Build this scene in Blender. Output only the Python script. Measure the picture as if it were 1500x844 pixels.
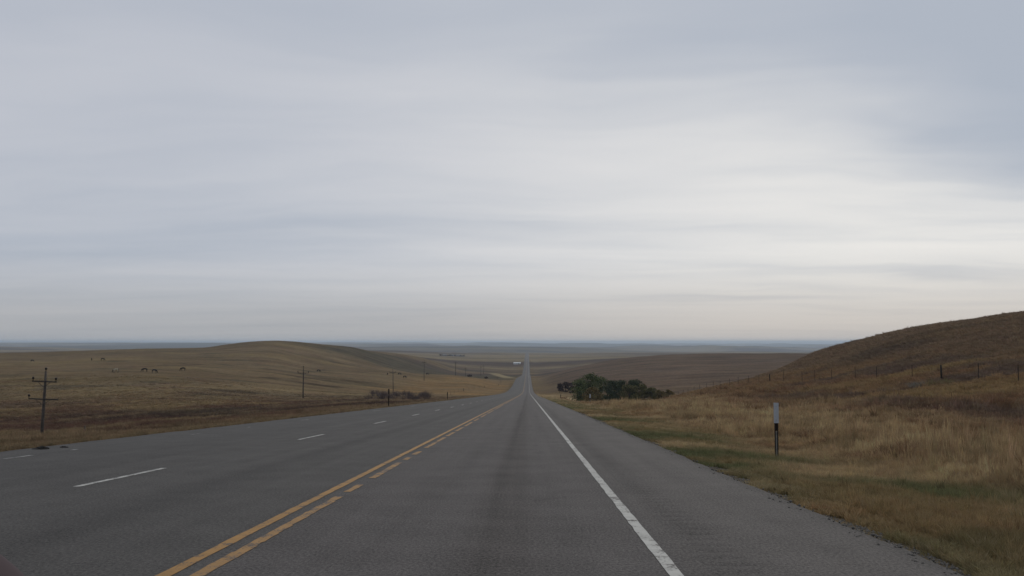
import bpy, bmesh, math, random
import numpy as np
from mathutils import Vector, Matrix, Euler

for o in list(bpy.data.objects):
    bpy.data.objects.remove(o)
SC = bpy.context.scene
COL = SC.collection
rng = np.random.default_rng(7)
random.seed(7)

# ------------------------------------------------------------------ camera
F, CX, CY, YH = 1340.0, 750.0, 422.0, 501.0      # focal length / centre / horizon row, in photo pixels
PHI = math.atan((YH - CY) / F)                   # pitch
THETA = math.atan((773.0 - CX) / F)              # yaw to the left of the road's direction
EYE = 1.31
cam = bpy.data.cameras.new('camera')
cam.sensor_width = 36.0
cam.lens = F / 1500.0 * 36.0
cam.clip_start = 0.05
cam.clip_end = 200000.0
cam_o = bpy.data.objects.new('camera', cam)
COL.objects.link(cam_o)
cam_o.location = (0, 0, 0)
cam_o.rotation_euler = (math.radians(90) + PHI, 0, THETA)
SC.camera = cam_o
SC.render.resolution_x, SC.render.resolution_y = 1024, 576
SC.view_settings.view_transform = 'Standard'
SC.view_settings.look = 'None'
SC.view_settings.exposure = 0.0
SC.view_settings.gamma = 1.0
SC.view_settings.use_curve_mapping = False

# ------------------------------------------------------------------ node helper
class NT:
    def __init__(s, tree):
        s.t = tree; s.n = tree.nodes; s.l = tree.links
    def new(s, typ, **kw):
        n = s.n.new(typ)
        for k, v in kw.items():
            setattr(n, k, v)
        return n
    def put(s, sock, v):
        if isinstance(v, bpy.types.NodeSocket): s.l.new(v, sock)
        elif v is not None: sock.default_value = v
    def math(s, op, a, b=None, c=None, clamp=False):
        n = s.new('ShaderNodeMath', operation=op, use_clamp=clamp)
        s.put(n.inputs[0], a)
        if b is not None: s.put(n.inputs[1], b)
        if c is not None: s.put(n.inputs[2], c)
        return n.outputs[0]
    def vmath(s, op, a, b=None, out=0):
        n = s.new('ShaderNodeVectorMath', operation=op)
        s.put(n.inputs[0], a)
        if b is not None: s.put(n.inputs[1], b)
        return n.outputs[out]
    def mix(s, f, a, b, blend='MIX'):
        n = s.new('ShaderNodeMix', data_type='RGBA', blend_type=blend)
        s.put(n.inputs[0], f); s.put(n.inputs[6], a); s.put(n.inputs[7], b)
        return n.outputs[2]
    def noise(s, vec, scale, detail=3.0, rough=0.5, dist=0.0):
        n = s.new('ShaderNodeTexNoise')
        s.put(n.inputs['Vector'], vec); s.put(n.inputs['Scale'], scale)
        n.inputs['Detail'].default_value = detail; n.inputs['Roughness'].default_value = rough
        n.inputs['Distortion'].default_value = dist
        return n.outputs[0]
    def ramp(s, v, a, b, lo=0.0, hi=1.0, smooth=True):
        n = s.new('ShaderNodeMapRange', interpolation_type='SMOOTHSTEP' if smooth else 'LINEAR', clamp=True)
        s.put(n.inputs[0], v)
        for i, x in enumerate((a, b, lo, hi)): s.put(n.inputs[i + 1], x)
        return n.outputs[0]
    def comb(s, x, y, z):
        n = s.new('ShaderNodeCombineXYZ')
        for i, v in enumerate((x, y, z)): s.put(n.inputs[i], v)
        return n.outputs[0]
    def sep(s, v):
        n = s.new('ShaderNodeSeparateXYZ'); s.put(n.inputs[0], v)
        return n.outputs

# ------------------------------------------------------------------ world: overcast sky
SUN_AZ, SUN_EL = math.radians(24.0), math.radians(35.0)      # behind the cloud, ahead and to the right
sd = Vector((math.sin(SUN_AZ) * math.cos(SUN_EL), math.cos(SUN_AZ) * math.cos(SUN_EL), math.sin(SUN_EL)))
W = bpy.data.worlds.new('World'); SC.world = W; W.use_nodes = True
w = NT(W.node_tree); w.n.clear()
sky = w.new('ShaderNodeTexSky', sky_type='NISHITA', sun_disc=False)
sky.sun_elevation = SUN_EL; sky.sun_rotation = SUN_AZ
sky_c = w.vmath('SCALE', sky.outputs[0]); sky_c.node.inputs[3].default_value = 0.08
tc = w.new('ShaderNodeTexCoord')
d = w.vmath('NORMALIZE', tc.outputs['Generated'])
dx, dy, dz = w.sep(d)
zc = w.math('ADD', w.math('MAXIMUM', dz, 0.0), 0.055)
px, py = w.math('DIVIDE', dx, zc), w.math('DIVIDE', dy, zc)      # the cloud deck as a plane overhead
p = w.comb(px, py, 0.0)
pw = w.vmath('ADD', p, w.vmath('SCALE', w.vmath('SUBTRACT', w.comb(w.noise(p, 0.55, 4), w.noise(w.vmath('ADD', p, (7.3, 2.1, 0)), 0.55, 4), 0.5), (0.5, 0.5, 0.5))))
pw.node.inputs[1].links[0].from_node.inputs[3].default_value = 1.3
pxy = w.sep(pw)
streak = w.noise(w.vmath('ADD', w.comb(w.math('MULTIPLY', pxy[0], 0.30), pxy[1], 0.0), (3.1, 0.4, 1.7)), 0.62, 5, 0.55)
fine = w.noise(w.vmath('ADD', w.comb(w.math('MULTIPLY', pxy[0], 0.45), pxy[1], 0.0), (0.0, 8.4, 4.0)), 1.5, 3, 0.5)
# a thicker bank of cloud overhead, its edge running away to the right
bank = w.math('SUBTRACT', w.math('ADD', w.math('MULTIPLY', pxy[0], 0.50), 2.62), pxy[1])
bank_m = w.ramp(bank, -0.95, 0.95)
right = w.ramp(pxy[0], -0.6, 1.3, 0.66, 1.0)
bank_m = w.math('MULTIPLY', bank_m, right)
thick = w.math('ADD', w.math('MULTIPLY', w.math('MULTIPLY', w.math('SUBTRACT', streak, 0.5), 1.1), w.ramp(bank_m, 0.0, 0.8, 1.0, 0.45)), w.math('MULTIPLY', w.math('SUBTRACT', fine, 0.5), 0.36))
thick = w.math('ADD', w.math('ADD', thick, w.ramp(pxy[0], -1.6, 0.6, 0.56, 0.42)), w.math('ADD', w.math('MULTIPLY', bank_m, 0.52), w.math('MULTIPLY', w.math('MULTIPLY', bank_m, w.ramp(pxy[0], 0.6, 1.6)), 0.28)), clamp=True)
cl = w.mix(thick, (0.645, 0.645, 0.68, 1), (0.365, 0.415, 0.50, 1))
glow = w.math('POWER', w.math('MAXIMUM', w.vmath('DOT_PRODUCT', d, tuple(Vector((math.sin(0.40) , math.cos(0.40), 0.15)).normalized()), out=1), 0.0), 9.0)
glow = w.math('MULTIPLY', glow, w.ramp(thick, 0.35, 0.95, 1.0, 0.15))
cl = w.mix(1.0, cl, w.mix(glow, (0, 0, 0, 1), (0.24, 0.21, 0.14, 1)), 'ADD')
hz = w.ramp(dz, 0.0, 0.10, 1.0, 0.0)
cl = w.mix(w.math('MULTIPLY', hz, 0.72), cl, w.mix(w.ramp(dx, -0.4, 0.4), (0.37, 0.375, 0.385, 1), (0.47, 0.435, 0.41, 1)))
tot = w.mix(0.94, sky_c, cl)
bg = w.new('ShaderNodeBackground'); w.put(bg.inputs[0], tot); bg.inputs[1].default_value = 1.0
out = w.new('ShaderNodeOutputWorld'); w.l.new(bg.outputs[0], out.inputs[0])

sl = bpy.data.lights.new('sun', 'SUN'); sl.energy = 1.1; sl.angle = math.radians(40); sl.color = (1.0, 0.92, 0.80)
sun = bpy.data.objects.new('sun', sl); COL.objects.link(sun)
sun.rotation_euler = (-sd).to_track_quat('-Z', 'Y').to_euler()
sun.location = (60, 100, 120)

# ------------------------------------------------------------------ numpy noise
def _hash(ix, iy, seed):
    h = (ix.astype(np.int64) * 374761393 + iy.astype(np.int64) * 668265263 + seed * 1442695041) & 0xFFFFFFFF
    h = ((h ^ (h >> 13)) * 1274126177) & 0xFFFFFFFF
    return ((h ^ (h >> 16)) & 0xFFFFFF) / float(0xFFFFFF)
def vnoise(x, y, seed=0):
    ix, iy = np.floor(x), np.floor(y)
    fx, fy = x - ix, y - iy
    fx = fx * fx * fx * (fx * (fx * 6 - 15) + 10); fy = fy * fy * fy * (fy * (fy * 6 - 15) + 10)
    a, b = _hash(ix, iy, seed), _hash(ix + 1, iy, seed)
    c, e = _hash(ix, iy + 1, seed), _hash(ix + 1, iy + 1, seed)
    return (a + (b - a) * fx) * (1 - fy) + (c + (e - c) * fx) * fy
def fbm(x, y, wave, oct=4, seed=0, gain=0.5):
    x = np.asarray(x, float) / wave; y = np.asarray(y, float) / wave
    s = 0; a = 1; n = 0
    for i in range(oct):
        s = s + a * (vnoise(x * 2 ** i + 13.7 * i, y * 2 ** i - 7.1 * i, seed + i) * 2 - 1); n += a; a *= gain
    return s / n
def sstep(a, b, x):
    t = np.clip((x - a) / (b - a), 0, 1)
    return t * t * (3 - 2 * t)

# ------------------------------------------------------------------ the lie of the land
def ray(x, y):
    r, u = (x - CX) / F, (CY - y) / F
    Y = math.cos(PHI) - math.sin(PHI) * u
    return r / Y, (math.sin(PHI) + math.cos(PHI) * u) / Y
def cam2world(xc, dd):
    return xc * math.cos(THETA) - dd * math.sin(THETA), xc * math.sin(THETA) + dd * math.cos(THETA)
def gsmooth(a, sig, axis=-1):
    n = int(max(1, sig * 3)); k = np.exp(-0.5 * (np.arange(-n, n + 1) / sig) ** 2); k /= k.sum()
    pad = [(0, 0)] * a.ndim; pad[axis] = (n, n)
    return np.apply_along_axis(lambda v: np.convolve(v, k, 'valid'), axis, np.pad(a, pad, mode='edge'))

RK = [(350, 578.0), (525, 574.6), (700, 564), (934, 553), (1300, 548.3), (1600, 539), (1965, 529), (2700, 521.5), (3700, 517.0), (4600, 518.5), (6000, 518), (50000, 510)]
SLOPE = -ray(773, 573)[1]
_rd = np.concatenate([np.linspace(-60, 340, 41), np.array([k[0] for k in RK])])
_rz = np.concatenate([-EYE - SLOPE * np.linspace(-60, 340, 41), np.array([ray(770, k[1])[1] * k[0] for k in RK])])
_gd = np.linspace(-60, 6000, 1213)
_gz = gsmooth(np.interp(_gd, _rd, _rz), 14)
_gz[:60] = -EYE - SLOPE * _gd[:60]
ROAD_Y = np.concatenate([np.arange(-40, 60, 2.0), 60 * 1.022 ** np.arange(0, 200)]); ROAD_Y = ROAD_Y[ROAD_Y < 4600]
ROAD_Zk = np.interp(ROAD_Y, _gd, _gz)
def road_z(y):
    y = np.asarray(y, float)
    far = np.interp(y, _rd, _rz)
    return np.where(y < ROAD_Y[-1], np.interp(y, ROAD_Y, ROAD_Zk), far)
EL0, ER = -11.4, 3.2
def edge_l(y): return EL0 + 3.9 * sstep(880, 1080, np.asarray(y, float))

def far(top, mid=None):
    m = mid if mid else top + 7
    return [(9000, m + 1.5), (14000, m - 1.5), (20000, top + 1.6), (30000, top), (45000, top + 0.4)]
COLS = [
 (-900, [(40, 648), (105, 652), (180, 606), (250, 576), (350, 551), (550, 534), (800, 522), (950, 518), (1300, 527), (3000, 520)] + far(502.2, 506.0)),
 (-100, [(30, 655), (60, 655), (105, 650), (180, 602), (250, 573), (350, 548), (550, 533), (800, 521.5), (950, 519), (1300, 527), (3000, 520)] + far(502.2, 506.0)),
 (65,  [(28, 655), (60, 657), (105, 648), (180, 600), (250, 571), (350, 546), (550, 530), (800, 518.5), (950, 516), (1300, 524), (3000, 519)] + far(502.2, 506.0)),
 (200, [(30, 648), (60, 645), (105, 632), (180, 596), (250, 570), (350, 546), (550, 528), (800, 514), (950, 511), (1300, 520), (3000, 518)] + far(502.2, 506.5)),
 (300, [(35, 640), (60, 632), (120, 617), (180, 595), (250, 573), (350, 551), (550, 530), (800, 514), (950, 509.5), (1300, 518), (3000, 517)] + far(502.4, 507.0)),
 (345, [(35, 633), (60, 626), (120, 612), (180, 595), (250, 577), (350, 556), (550, 534), (780, 510), (930, 502), (1300, 515), (3000, 517)] + far(502.4, 507.0)),
 (395, [(40, 622), (60, 618), (120, 606), (180, 594), (250, 583), (350, 562), (550, 537), (780, 507), (930, 497), (1300, 512), (3000, 517)] + far(502.8, 508.0)),
 (445, [(46, 612), (100, 604), (150, 597), (251, 585), (350, 568), (500, 550), (620, 538), (720, 527), (960, 499.5), (1300, 512), (3000, 517)] + far(502.8, 508.0)),
 (510, [(60, 604), (100, 599), (150, 592), (300, 580), (410, 568), (520, 553), (640, 540.5), (760, 536), (1050, 505), (1400, 514), (3000, 517)] + far(503.0, 507.5)),
 (577, [(77, 597), (150, 588), (300, 580), (410, 575), (520, 562), (600, 550), (690, 543), (790, 547), (950, 537), (1250, 514), (1600, 520), (3000, 518)] + far(503.1, 507.9)),
 (625, [(105, 591), (250, 583), (410, 577), (540, 566), (650, 554), (760, 547), (880, 552), (1050, 543), (1350, 522), (1700, 527), (3000, 519), (4500, 516.5)] + far(503.3, 508.4)),
 (665, [(140, 586), (250, 583), (400, 578), (550, 566), (680, 553), (780, 547.5), (950, 558), (1150, 551), (1450, 537), (1750, 532), (2400, 524), (3600, 518), (4500, 517)] + far(503.4, 508.4)),
 (700, [(215, 581), (300, 579.5), (420, 577), (520, 567), (640, 557), (740, 554), (900, 556), (1150, 549), (1500, 539), (1900, 530), (2600, 522), (3700, 517.5), (4500, 517.5)] + far(503.5, 508.6)),
 (735, [(300, 578.5), (450, 575.5), (560, 567), (680, 560), (800, 556), (934, 553), (1250, 547), (1600, 539), (1965, 530), (2700, 522), (3700, 517), (4500, 517.6)] + far(503.8, 508.9)),
 (770, [(340, 578), (525, 574.6), (700, 564), (934, 553), (1300, 548.3), (1600, 539), (1965, 529), (2700, 521.5), (3700, 517), (4500, 517.6)] + far(503.9, 508.9)),
 (805, [(140, 585), (300, 578.5), (420, 576.5), (550, 571), (700, 562), (934, 551), (1300, 546.5), (1700, 536), (2200, 526), (3000, 520), (4000, 518), (4800, 518.6)] + far(504.3, 509.3)),
 (840, [(70, 600), (150, 585), (220, 582), (300, 583), (400, 573), (550, 562), (700, 551), (850, 542), (950, 538), (1300, 540), (1900, 529), (2700, 522), (3800, 518), (4800, 519)] + far(504.6, 509.8)),
 (900, [(33, 630), (60, 607), (115, 592), (180, 588), (250, 592), (300, 590), (400, 573), (600, 552), (800, 538), (1000, 528), (1150, 525), (1500, 530), (3000, 521)] + far(504.7, 510.2)),
 (960, [(22, 651), (60, 607), (110, 590), (170, 582), (215, 581), (290, 588), (400, 571), (550, 553), (750, 535), (950, 523), (1100, 520), (1500, 527), (3000, 522)] + far(504.8, 510.2)),
 (1000, [(18, 667), (40, 631), (60, 609), (100, 589), (160, 579), (223, 574), (300, 582), (400, 568), (500, 555), (700, 537), (950, 521), (1100, 518), (1500, 526), (3000, 522)] + far(504.9, 510.6)),
 (1070, [(14, 690), (23, 673), (40, 634), (65, 606), (100, 586), (140, 570), (177, 563.5), (205, 556), (300, 573), (400, 563), (550, 548), (750, 532), (950, 519.5), (1100, 516.5), (1500, 525), (3000, 522)] + far(505.1, 510.6)),
 (1135, [(12, 700), (23, 675), (40, 636), (70, 602), (100, 583), (144, 559.5), (180, 546), (212, 537.5), (300, 560), (450, 552), (600, 543), (800, 526), (980, 516.5), (1300, 524), (3000, 522)] + far(505.2, 510.6)),
 (1180, [(11, 705), (22, 680), (40, 636), (60, 608), (90, 580), (129, 558.5), (170, 538), (210, 522), (240, 515), (330, 535), (600, 540), (800, 524), (980, 516), (1300, 524), (3000, 522)] + far(505.3, 511.1)),
 (1217, [(10, 715), (20, 688), (40, 636), (60, 608), (90, 577), (118, 556.5), (150, 537), (190, 519), (225, 508), (250, 505), (330, 518), (600, 540), (1000, 520), (3000, 522)] + far(505.3, 511.1)),
 (1300, [(9, 720), (17, 700), (35, 644), (55, 610), (80, 573), (98, 556), (125, 530), (160, 504), (195, 487.5), (220, 484), (300, 498), (600, 535), (1000, 522), (3000, 522)] + far(505.3, 511.1)),
 (1378, [(8, 735), (15, 707), (30, 654), (50, 613), (70, 578), (86, 555), (105, 528), (130, 502), (160, 478), (190, 467), (240, 474), (400, 525), (1000, 522), (3000, 522)] + far(505.3, 511.1)),
 (1500, [(7, 760), (12, 737), (20, 692), (30, 661), (45, 625), (60, 588), (73, 556), (90, 529), (110, 499), (130, 473), (150, 456), (170, 450), (220, 457), (400, 520), (1000, 522), (3000, 522)] + far(505.3, 511.1)),
 (1700, [(6, 800), (10, 760), (20, 693), (30, 660), (45, 610), (60, 565), (75, 530), (95, 493), (120, 455), (140, 440), (165, 436), (220, 448), (400, 520), (1000, 522), (3000, 522)] + far(505.3, 511.1)),
 (2400, [(6, 780), (20, 690), (40, 600), (60, 535), (80, 490), (100, 460), (140, 440), (220, 450), (400, 520), (1000, 522), (3000, 522)] + far(505.3, 511.1)),
]
LN = np.linspace(0.0, math.log(46000.0), 720)
DG = np.exp(LN)
_us, _q = [], []
for x, prof in COLS:
    dd = np.array([1.0, prof[0][0] * 0.75] + [a for a, b in prof]) if prof[0][0] > 2 else np.array([a for a, b in prof])
    zz = np.array([ray(x, b)[1] * a for a, b in prof]) - road_z(np.array([a for a, b in prof], float))
    zz = np.concatenate([[min(zz[0], -0.15)] * 2, zz])
    _q.append(gsmooth(np.interp(LN, np.log(dd), zz), 2.2)); _us.append(ray(x, YH)[0])
_us = np.array(_us); _q = np.array(_q)
UG = np.linspace(_us[0], _us[-1], 620)
QG = np.array([np.interp(UG, _us, _q[:, j]) for j in range(len(LN))]).T
QG = gsmooth(QG, 3.2, axis=0)
UMAX = 0.95
def field_q(X, Y):
    """height above the road's level, from the surveyed profiles"""
    xc = X * math.cos(THETA) + Y * math.sin(THETA); dd = -X * math.sin(THETA) + Y * math.cos(THETA)
    r = np.hypot(X, Y)
    u = np.where(dd > 0.05 * r, xc / np.maximum(dd, 1e-6), np.sign(xc + 1e-9) * 9.0)
    cl_ = np.abs(u) > UMAX
    dd = np.where(cl_, r / math.sqrt(1 + UMAX ** 2), dd); u = np.clip(u, -UMAX, UMAX)
    fu = np.clip((u - UG[0]) / (UG[1] - UG[0]), 0, len(UG) - 1.001)
    fl = np.clip((np.log(np.maximum(dd, 1.0)) - LN[0]) / (LN[1] - LN[0]), 0, len(LN) - 1.001)
    i, j = fu.astype(int), fl.astype(int); a, b = fu - i, fl - j
    q = (QG[i, j] * (1 - a) + QG[i + 1, j] * a) * (1 - b) + (QG[i, j + 1] * (1 - a) + QG[i + 1, j + 1] * a) * b
    return q, dd, u
def ground(X, Y, bed=True):
    X = np.asarray(X, float); Y = np.asarray(Y, float)
    q, dd, u = field_q(X, Y)
    r = np.hypot(X, Y)
    q = q + fbm(X, Y, 9, 3, 3) * 0.10 * sstep(8, 60, r) + fbm(X, Y, 38, 4, 5) * 0.38 * sstep(60, 260, r)
    q = q - (np.abs(fbm(X, Y, 46, 4, 17)) - .22) * 1.1 * sstep(75, 170, r) * (1 - sstep(1500, 2500, r)) * np.where(X > ER, sstep(34, 52, X - ER), sstep(40, 90, -X))
    q = q + fbm(X, Y, 240, 4, 9) * 3.5 * sstep(700, 1800, r) + fbm(X * .8, Y * .8, 1300, 4, 12) * 0.0065 * r * sstep(3800, 7000, r) * (1 - .55 * sstep(14000, 24000, r))
    q = q + fbm(X, Y, 5000, 3, 15) * 0.0009 * r * sstep(6000, 15000, r)
    q = q - .28 * sstep(6, 14, X - ER) * (1 - sstep(300, 420, r)) - 1.25 * sstep(.03, .07, u) * (1 - sstep(.13, .20, u)) * sstep(95, 170, r) * (1 - sstep(340, 440, r)) - .35 * sstep(120, 200, r) * (X > ER) * (1 - sstep(230, 330, r))
    base = np.where(Y > -38, road_z(dd), road_z(-38))
    # the road's own corridor
    s_r = X - ER; s_l = edge_l(Y) - X
    out_ = np.maximum(s_r, s_l)
    zr = np.where(Y > -38, road_z(np.clip(Y, -38, 5e4)), road_z(-38))
    verge = zr - 0.055 - 0.085 * np.maximum(out_, 0) * np.exp(-np.maximum(out_, 0) / 30.0)
    wdt = 5.0 + 0.02 * np.maximum(r - 60, 0)
    t = sstep(1.0, np.where(s_l > s_r, 14.0, 1.0) + wdt, out_)
    t = np.maximum(t, sstep(3800, 4900, Y) * (out_ > 0))
    t = np.maximum(t, sstep(4200, 4900, Y))
    z = verge * (1 - t) + (base + q) * t
    z = np.where(out_ > 0.3, z + fbm(X, Y, 0.9, 2, 21) * 0.03, z)
    zf = -6.0 - 9.0 * np.log1p(np.exp(np.clip(-(z + 6.0) / 9.0, -40, 40)))
    mf = sstep(2600, 5200, r); z = z * (1 - mf) + zf * mf
    if bed:
        k = 1 - sstep(-0.30, -0.02, out_)
        z = np.where((Y < 4700) & (Y > -42), z * (1 - k) + (zr - 0.30 - 3e-4 * r) * k, z)
    return z
def gz(X, Y): return float(ground(np.array([X]), np.array([Y]))[0])
def spot(x, dd):
    """world ground point at a bearing given by a photo column and a depth in metres"""
    X, Y = cam2world(ray(x, YH)[0] * dd, dd)
    return Vector((X, Y, gz(X, Y)))

def C(*a): return np.array(a, float)
def ground_colour(X, Y, soft=1.0):
    q, dd, u = field_q(X, Y); r = np.hypot(X, Y)
    out_r = X - ER; out_l = edge_l(Y) - X
    def mx(c, col, m):
        return c * (1 - m[:, None]) + col[None, :] * m[:, None]
    n1, n2, n3 = fbm(X, Y, 14, 4, 31), fbm(X, Y, 55, 4, 35), fbm(X, Y, 4, 3, 39)
    nl = fbm(X * 0.7, Y, 19, 5, 43, .6)
    c = np.tile(C(.128, .102, .062), (len(X), 1))
    c = mx(c, C(.150, .120, .066), sstep(.0, .5, n2))
    c = mx(c, C(.088, .076, .050), sstep(.1, .55, nl))
    c = mx(c, C(.122, .090, .060), sstep(.15, .5, n1) * .6)
    left = sstep(0, 4, out_l)
    # left swale: dark red-brown weeds and bare soil
    sw = left * sstep(2.5, 8, out_l + 2.5 * n3) * (1 - sstep(150, 270, dd - 0.9 * (u + .35) * 200)) 
    c = mx(c, C(.078, .048, .036), np.clip(sw * sstep(-.45, .2, n1 + .4 * n3), 0, 1) * .9)
    c = mx(c, C(.048, .038, .030), np.clip(sw * sstep(.0, .4, nl + .35 * n3), 0, 1) * .85)
    c = mx(c, C(.125, .095, .058), left * (1 - sstep(1.5, 5, out_l + 3 * n3)) * .65)
    c = mx(c, C(.072, .074, .036), left * (1 - sstep(.8, 2.5, out_l + n3)) * .8)
    # scattered dark brush on the left pasture
    c = mx(c, C(.055, .045, .032), left * sstep(.42, .6, fbm(X, Y * .6, 26, 4, 47)) * sstep(140, 230, dd) * (1 - sstep(420, 620, dd)) * .7)
    # golden bank beside the road further on
    c = mx(c, C(.190, .130, .062), left * (1 - sstep(40, 75, out_l)) * sstep(320, 420, Y) * (1 - sstep(640, 900, Y)) * np.clip(.55 + .7 * n1 + .5 * n2, .1, 1))
    # right-hand side
    rt = sstep(0, .3, out_r)
    rr = rt * (1 - sstep(330, 460, dd))
    c = mx(c, C(.150, .108, .058), rr)
    gold = rr * (1 - sstep(16, 26, out_r + 5 * n1)) 
    c = mx(c, C(.225, .183, .105), gold * (.85 + .3 * n3).clip(0, 1))
    c = mx(c, C(.110, .066, .034), gold * sstep(.15, .5, fbm(X, Y, 7, 4, 51)) * .7)
    red = rr * sstep(13, 20, out_r + 3 * n1) * (1 - sstep(36, 48, out_r))
    c = mx(c, C(.125, .085, .052), red * sstep(-.25, .3, fbm(X, Y, 9, 4, 55)) * .8)
    c = mx(c, C(.072, .060, .052), rr * sstep(18, 26, out_r) * sstep(.12, .42, fbm(X, Y, 12, 4, 59)) * .75)
    c = mx(c, C(.170, .135, .066), rr * sstep(20, 28, out_r) * sstep(.2, .5, fbm(X * .5, Y, 10, 4, 63)) * .6)
    cl2 = fbm(X, Y, 1.5, 3, 65)
    c = c * (1 + .45 * cl2 * (1 - sstep(60, 140, r)) * (rt + left).clip(0, 1))[:, None]
    hill = rr * sstep(40, 55, out_r)
    c = mx(c, C(.118, .093, .064), hill * .85)
    c = mx(c, C(.066, .056, .044), hill * sstep(.1, .5, fbm(X, Y, 22, 4, 67)) * .7)
    c = mx(c, C(.148, .112, .062), hill * sstep(.1, .5, fbm(X, Y * .5, 13, 4, 71)) * .45)
    gs = rt * (1 - sstep(2.6, 4.8, out_r + 1.1 * n3 + .5 * n1)) * (1 - sstep(120, 260, Y))
    c = mx(c, C(.074, .084, .040), gs * np.clip(.6 + 1.1 * fbm(X, Y, 3.4, 3, 77), .15, 1))
    c = mx(c, C(.150, .118, .060), gs * sstep(.05, .45, fbm(X, Y, 2.6, 3, 75)) * .75)
    # gravelly pavement edge
    c = mx(c, C(.066, .060, .052), (rt * (1 - sstep(.10, .42, out_r + .22 * n3)) + sstep(0, .1, out_l) * (1 - sstep(.1, .45, out_l + .25 * n3))).clip(0, 1) * (1 - sstep(80, 160, Y)))
    # slope behind the trees
    bh = sstep(0, 30, out_r) * sstep(300, 460, dd) * (1 - sstep(1300, 1700, dd))
    c = mx(c, C(.104, .080, .060), bh * .85)
    c = mx(c, C(.078, .064, .051), bh * sstep(-.1, .45, fbm(X, Y, 60, 5, 79, .6)) * .6)
    # plains
    pl = sstep(1200, 2000, dd)
    f = fbm(X * .45, Y, 300, 4, 83)
    c = mx(c, C(.125, .105, .070), pl * .7)
    c = mx(c, C(.058, .044, .038), pl * sstep(.06, .2, f) * .9)
    c = mx(c, C(.190, .160, .095), pl * sstep(.1, .25, -f) * .75)
    c = mx(c, C(.060, .058, .048), sstep(4200, 7000, dd) * sstep(-.1, .25, fbm(X * .4, Y, 1600, 4, 87)) * .8)
    # low dark strip in the dip, broken up by noise
    c = mx(c, C(.055, .045, .04), sstep(1000, 1150, dd) * (1 - sstep(1400, 1600, dd)) * sstep(-.05, .25, fbm(X * .3, Y, 110, 3, 91)) * .7)
    c = mx(c, C(.05, .052, .04), left * sstep(820, 900, dd) * (1 - sstep(1050, 1200, dd)) * (1 - sstep(160, 260, out_l)) * .6)
    A_, B_ = np.array(cam2world(ray(722, YH)[0] * 1300, 1300)), np.array(cam2world(ray(747, YH)[0] * 930, 930)); ab = B_ - A_
    tt = np.clip(((X - A_[0]) * ab[0] + (Y - A_[1]) * ab[1]) / (ab @ ab), 0, 1)
    c = mx(c, C(.25, .215, .125), (1 - sstep(4, 10, np.hypot(X - A_[0] - tt * ab[0], Y - A_[1] - tt * ab[1]))) * .8)
    return np.clip(c * C(1.20, 1.12, 1.10)[None], .01, .6)

# ------------------------------------------------------------------ mesh helpers
def link(o, parent=None):
    COL.objects.link(o)
    if parent is not None: o.parent = parent
    return o
def tag(o, label, cat, group=None):
    o['label'] = label; o['category'] = cat
    if group: o['group'] = group
    return o
def empty(name, loc, rz=0.0):
    o = bpy.data.objects.new(name, None); o.empty_display_size = 0.3
    o.location = loc; o.rotation_euler = (0, 0, rz)
    return link(o)
def np_mesh(name, V, faces_flat, n_per, mat=None, smooth=False):
    me = bpy.data.meshes.new(name)
    V = np.asarray(V, np.float32); idx = np.asarray(faces_flat, np.int32).ravel()
    nf = len(idx) // n_per
    me.vertices.add(len(V)); me.vertices.foreach_set('co', V.ravel())
    me.loops.add(len(idx)); me.loops.foreach_set('vertex_index', idx)
    me.polygons.add(nf)
    me.polygons.foreach_set('loop_start', np.arange(nf, dtype=np.int32) * n_per)
    if smooth: me.polygons.foreach_set('use_smooth', np.ones(nf, bool))
    me.update(calc_edges=True)
    if mat: me.materials.append(mat)
    return me
def add_col(me, c, name='Col'):
    a = me.color_attributes.new(name, 'FLOAT_COLOR', 'POINT')
    a.data.foreach_set('color', np.concatenate([c, np.ones((len(c), 1))], 1).astype(np.float32).ravel())
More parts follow.
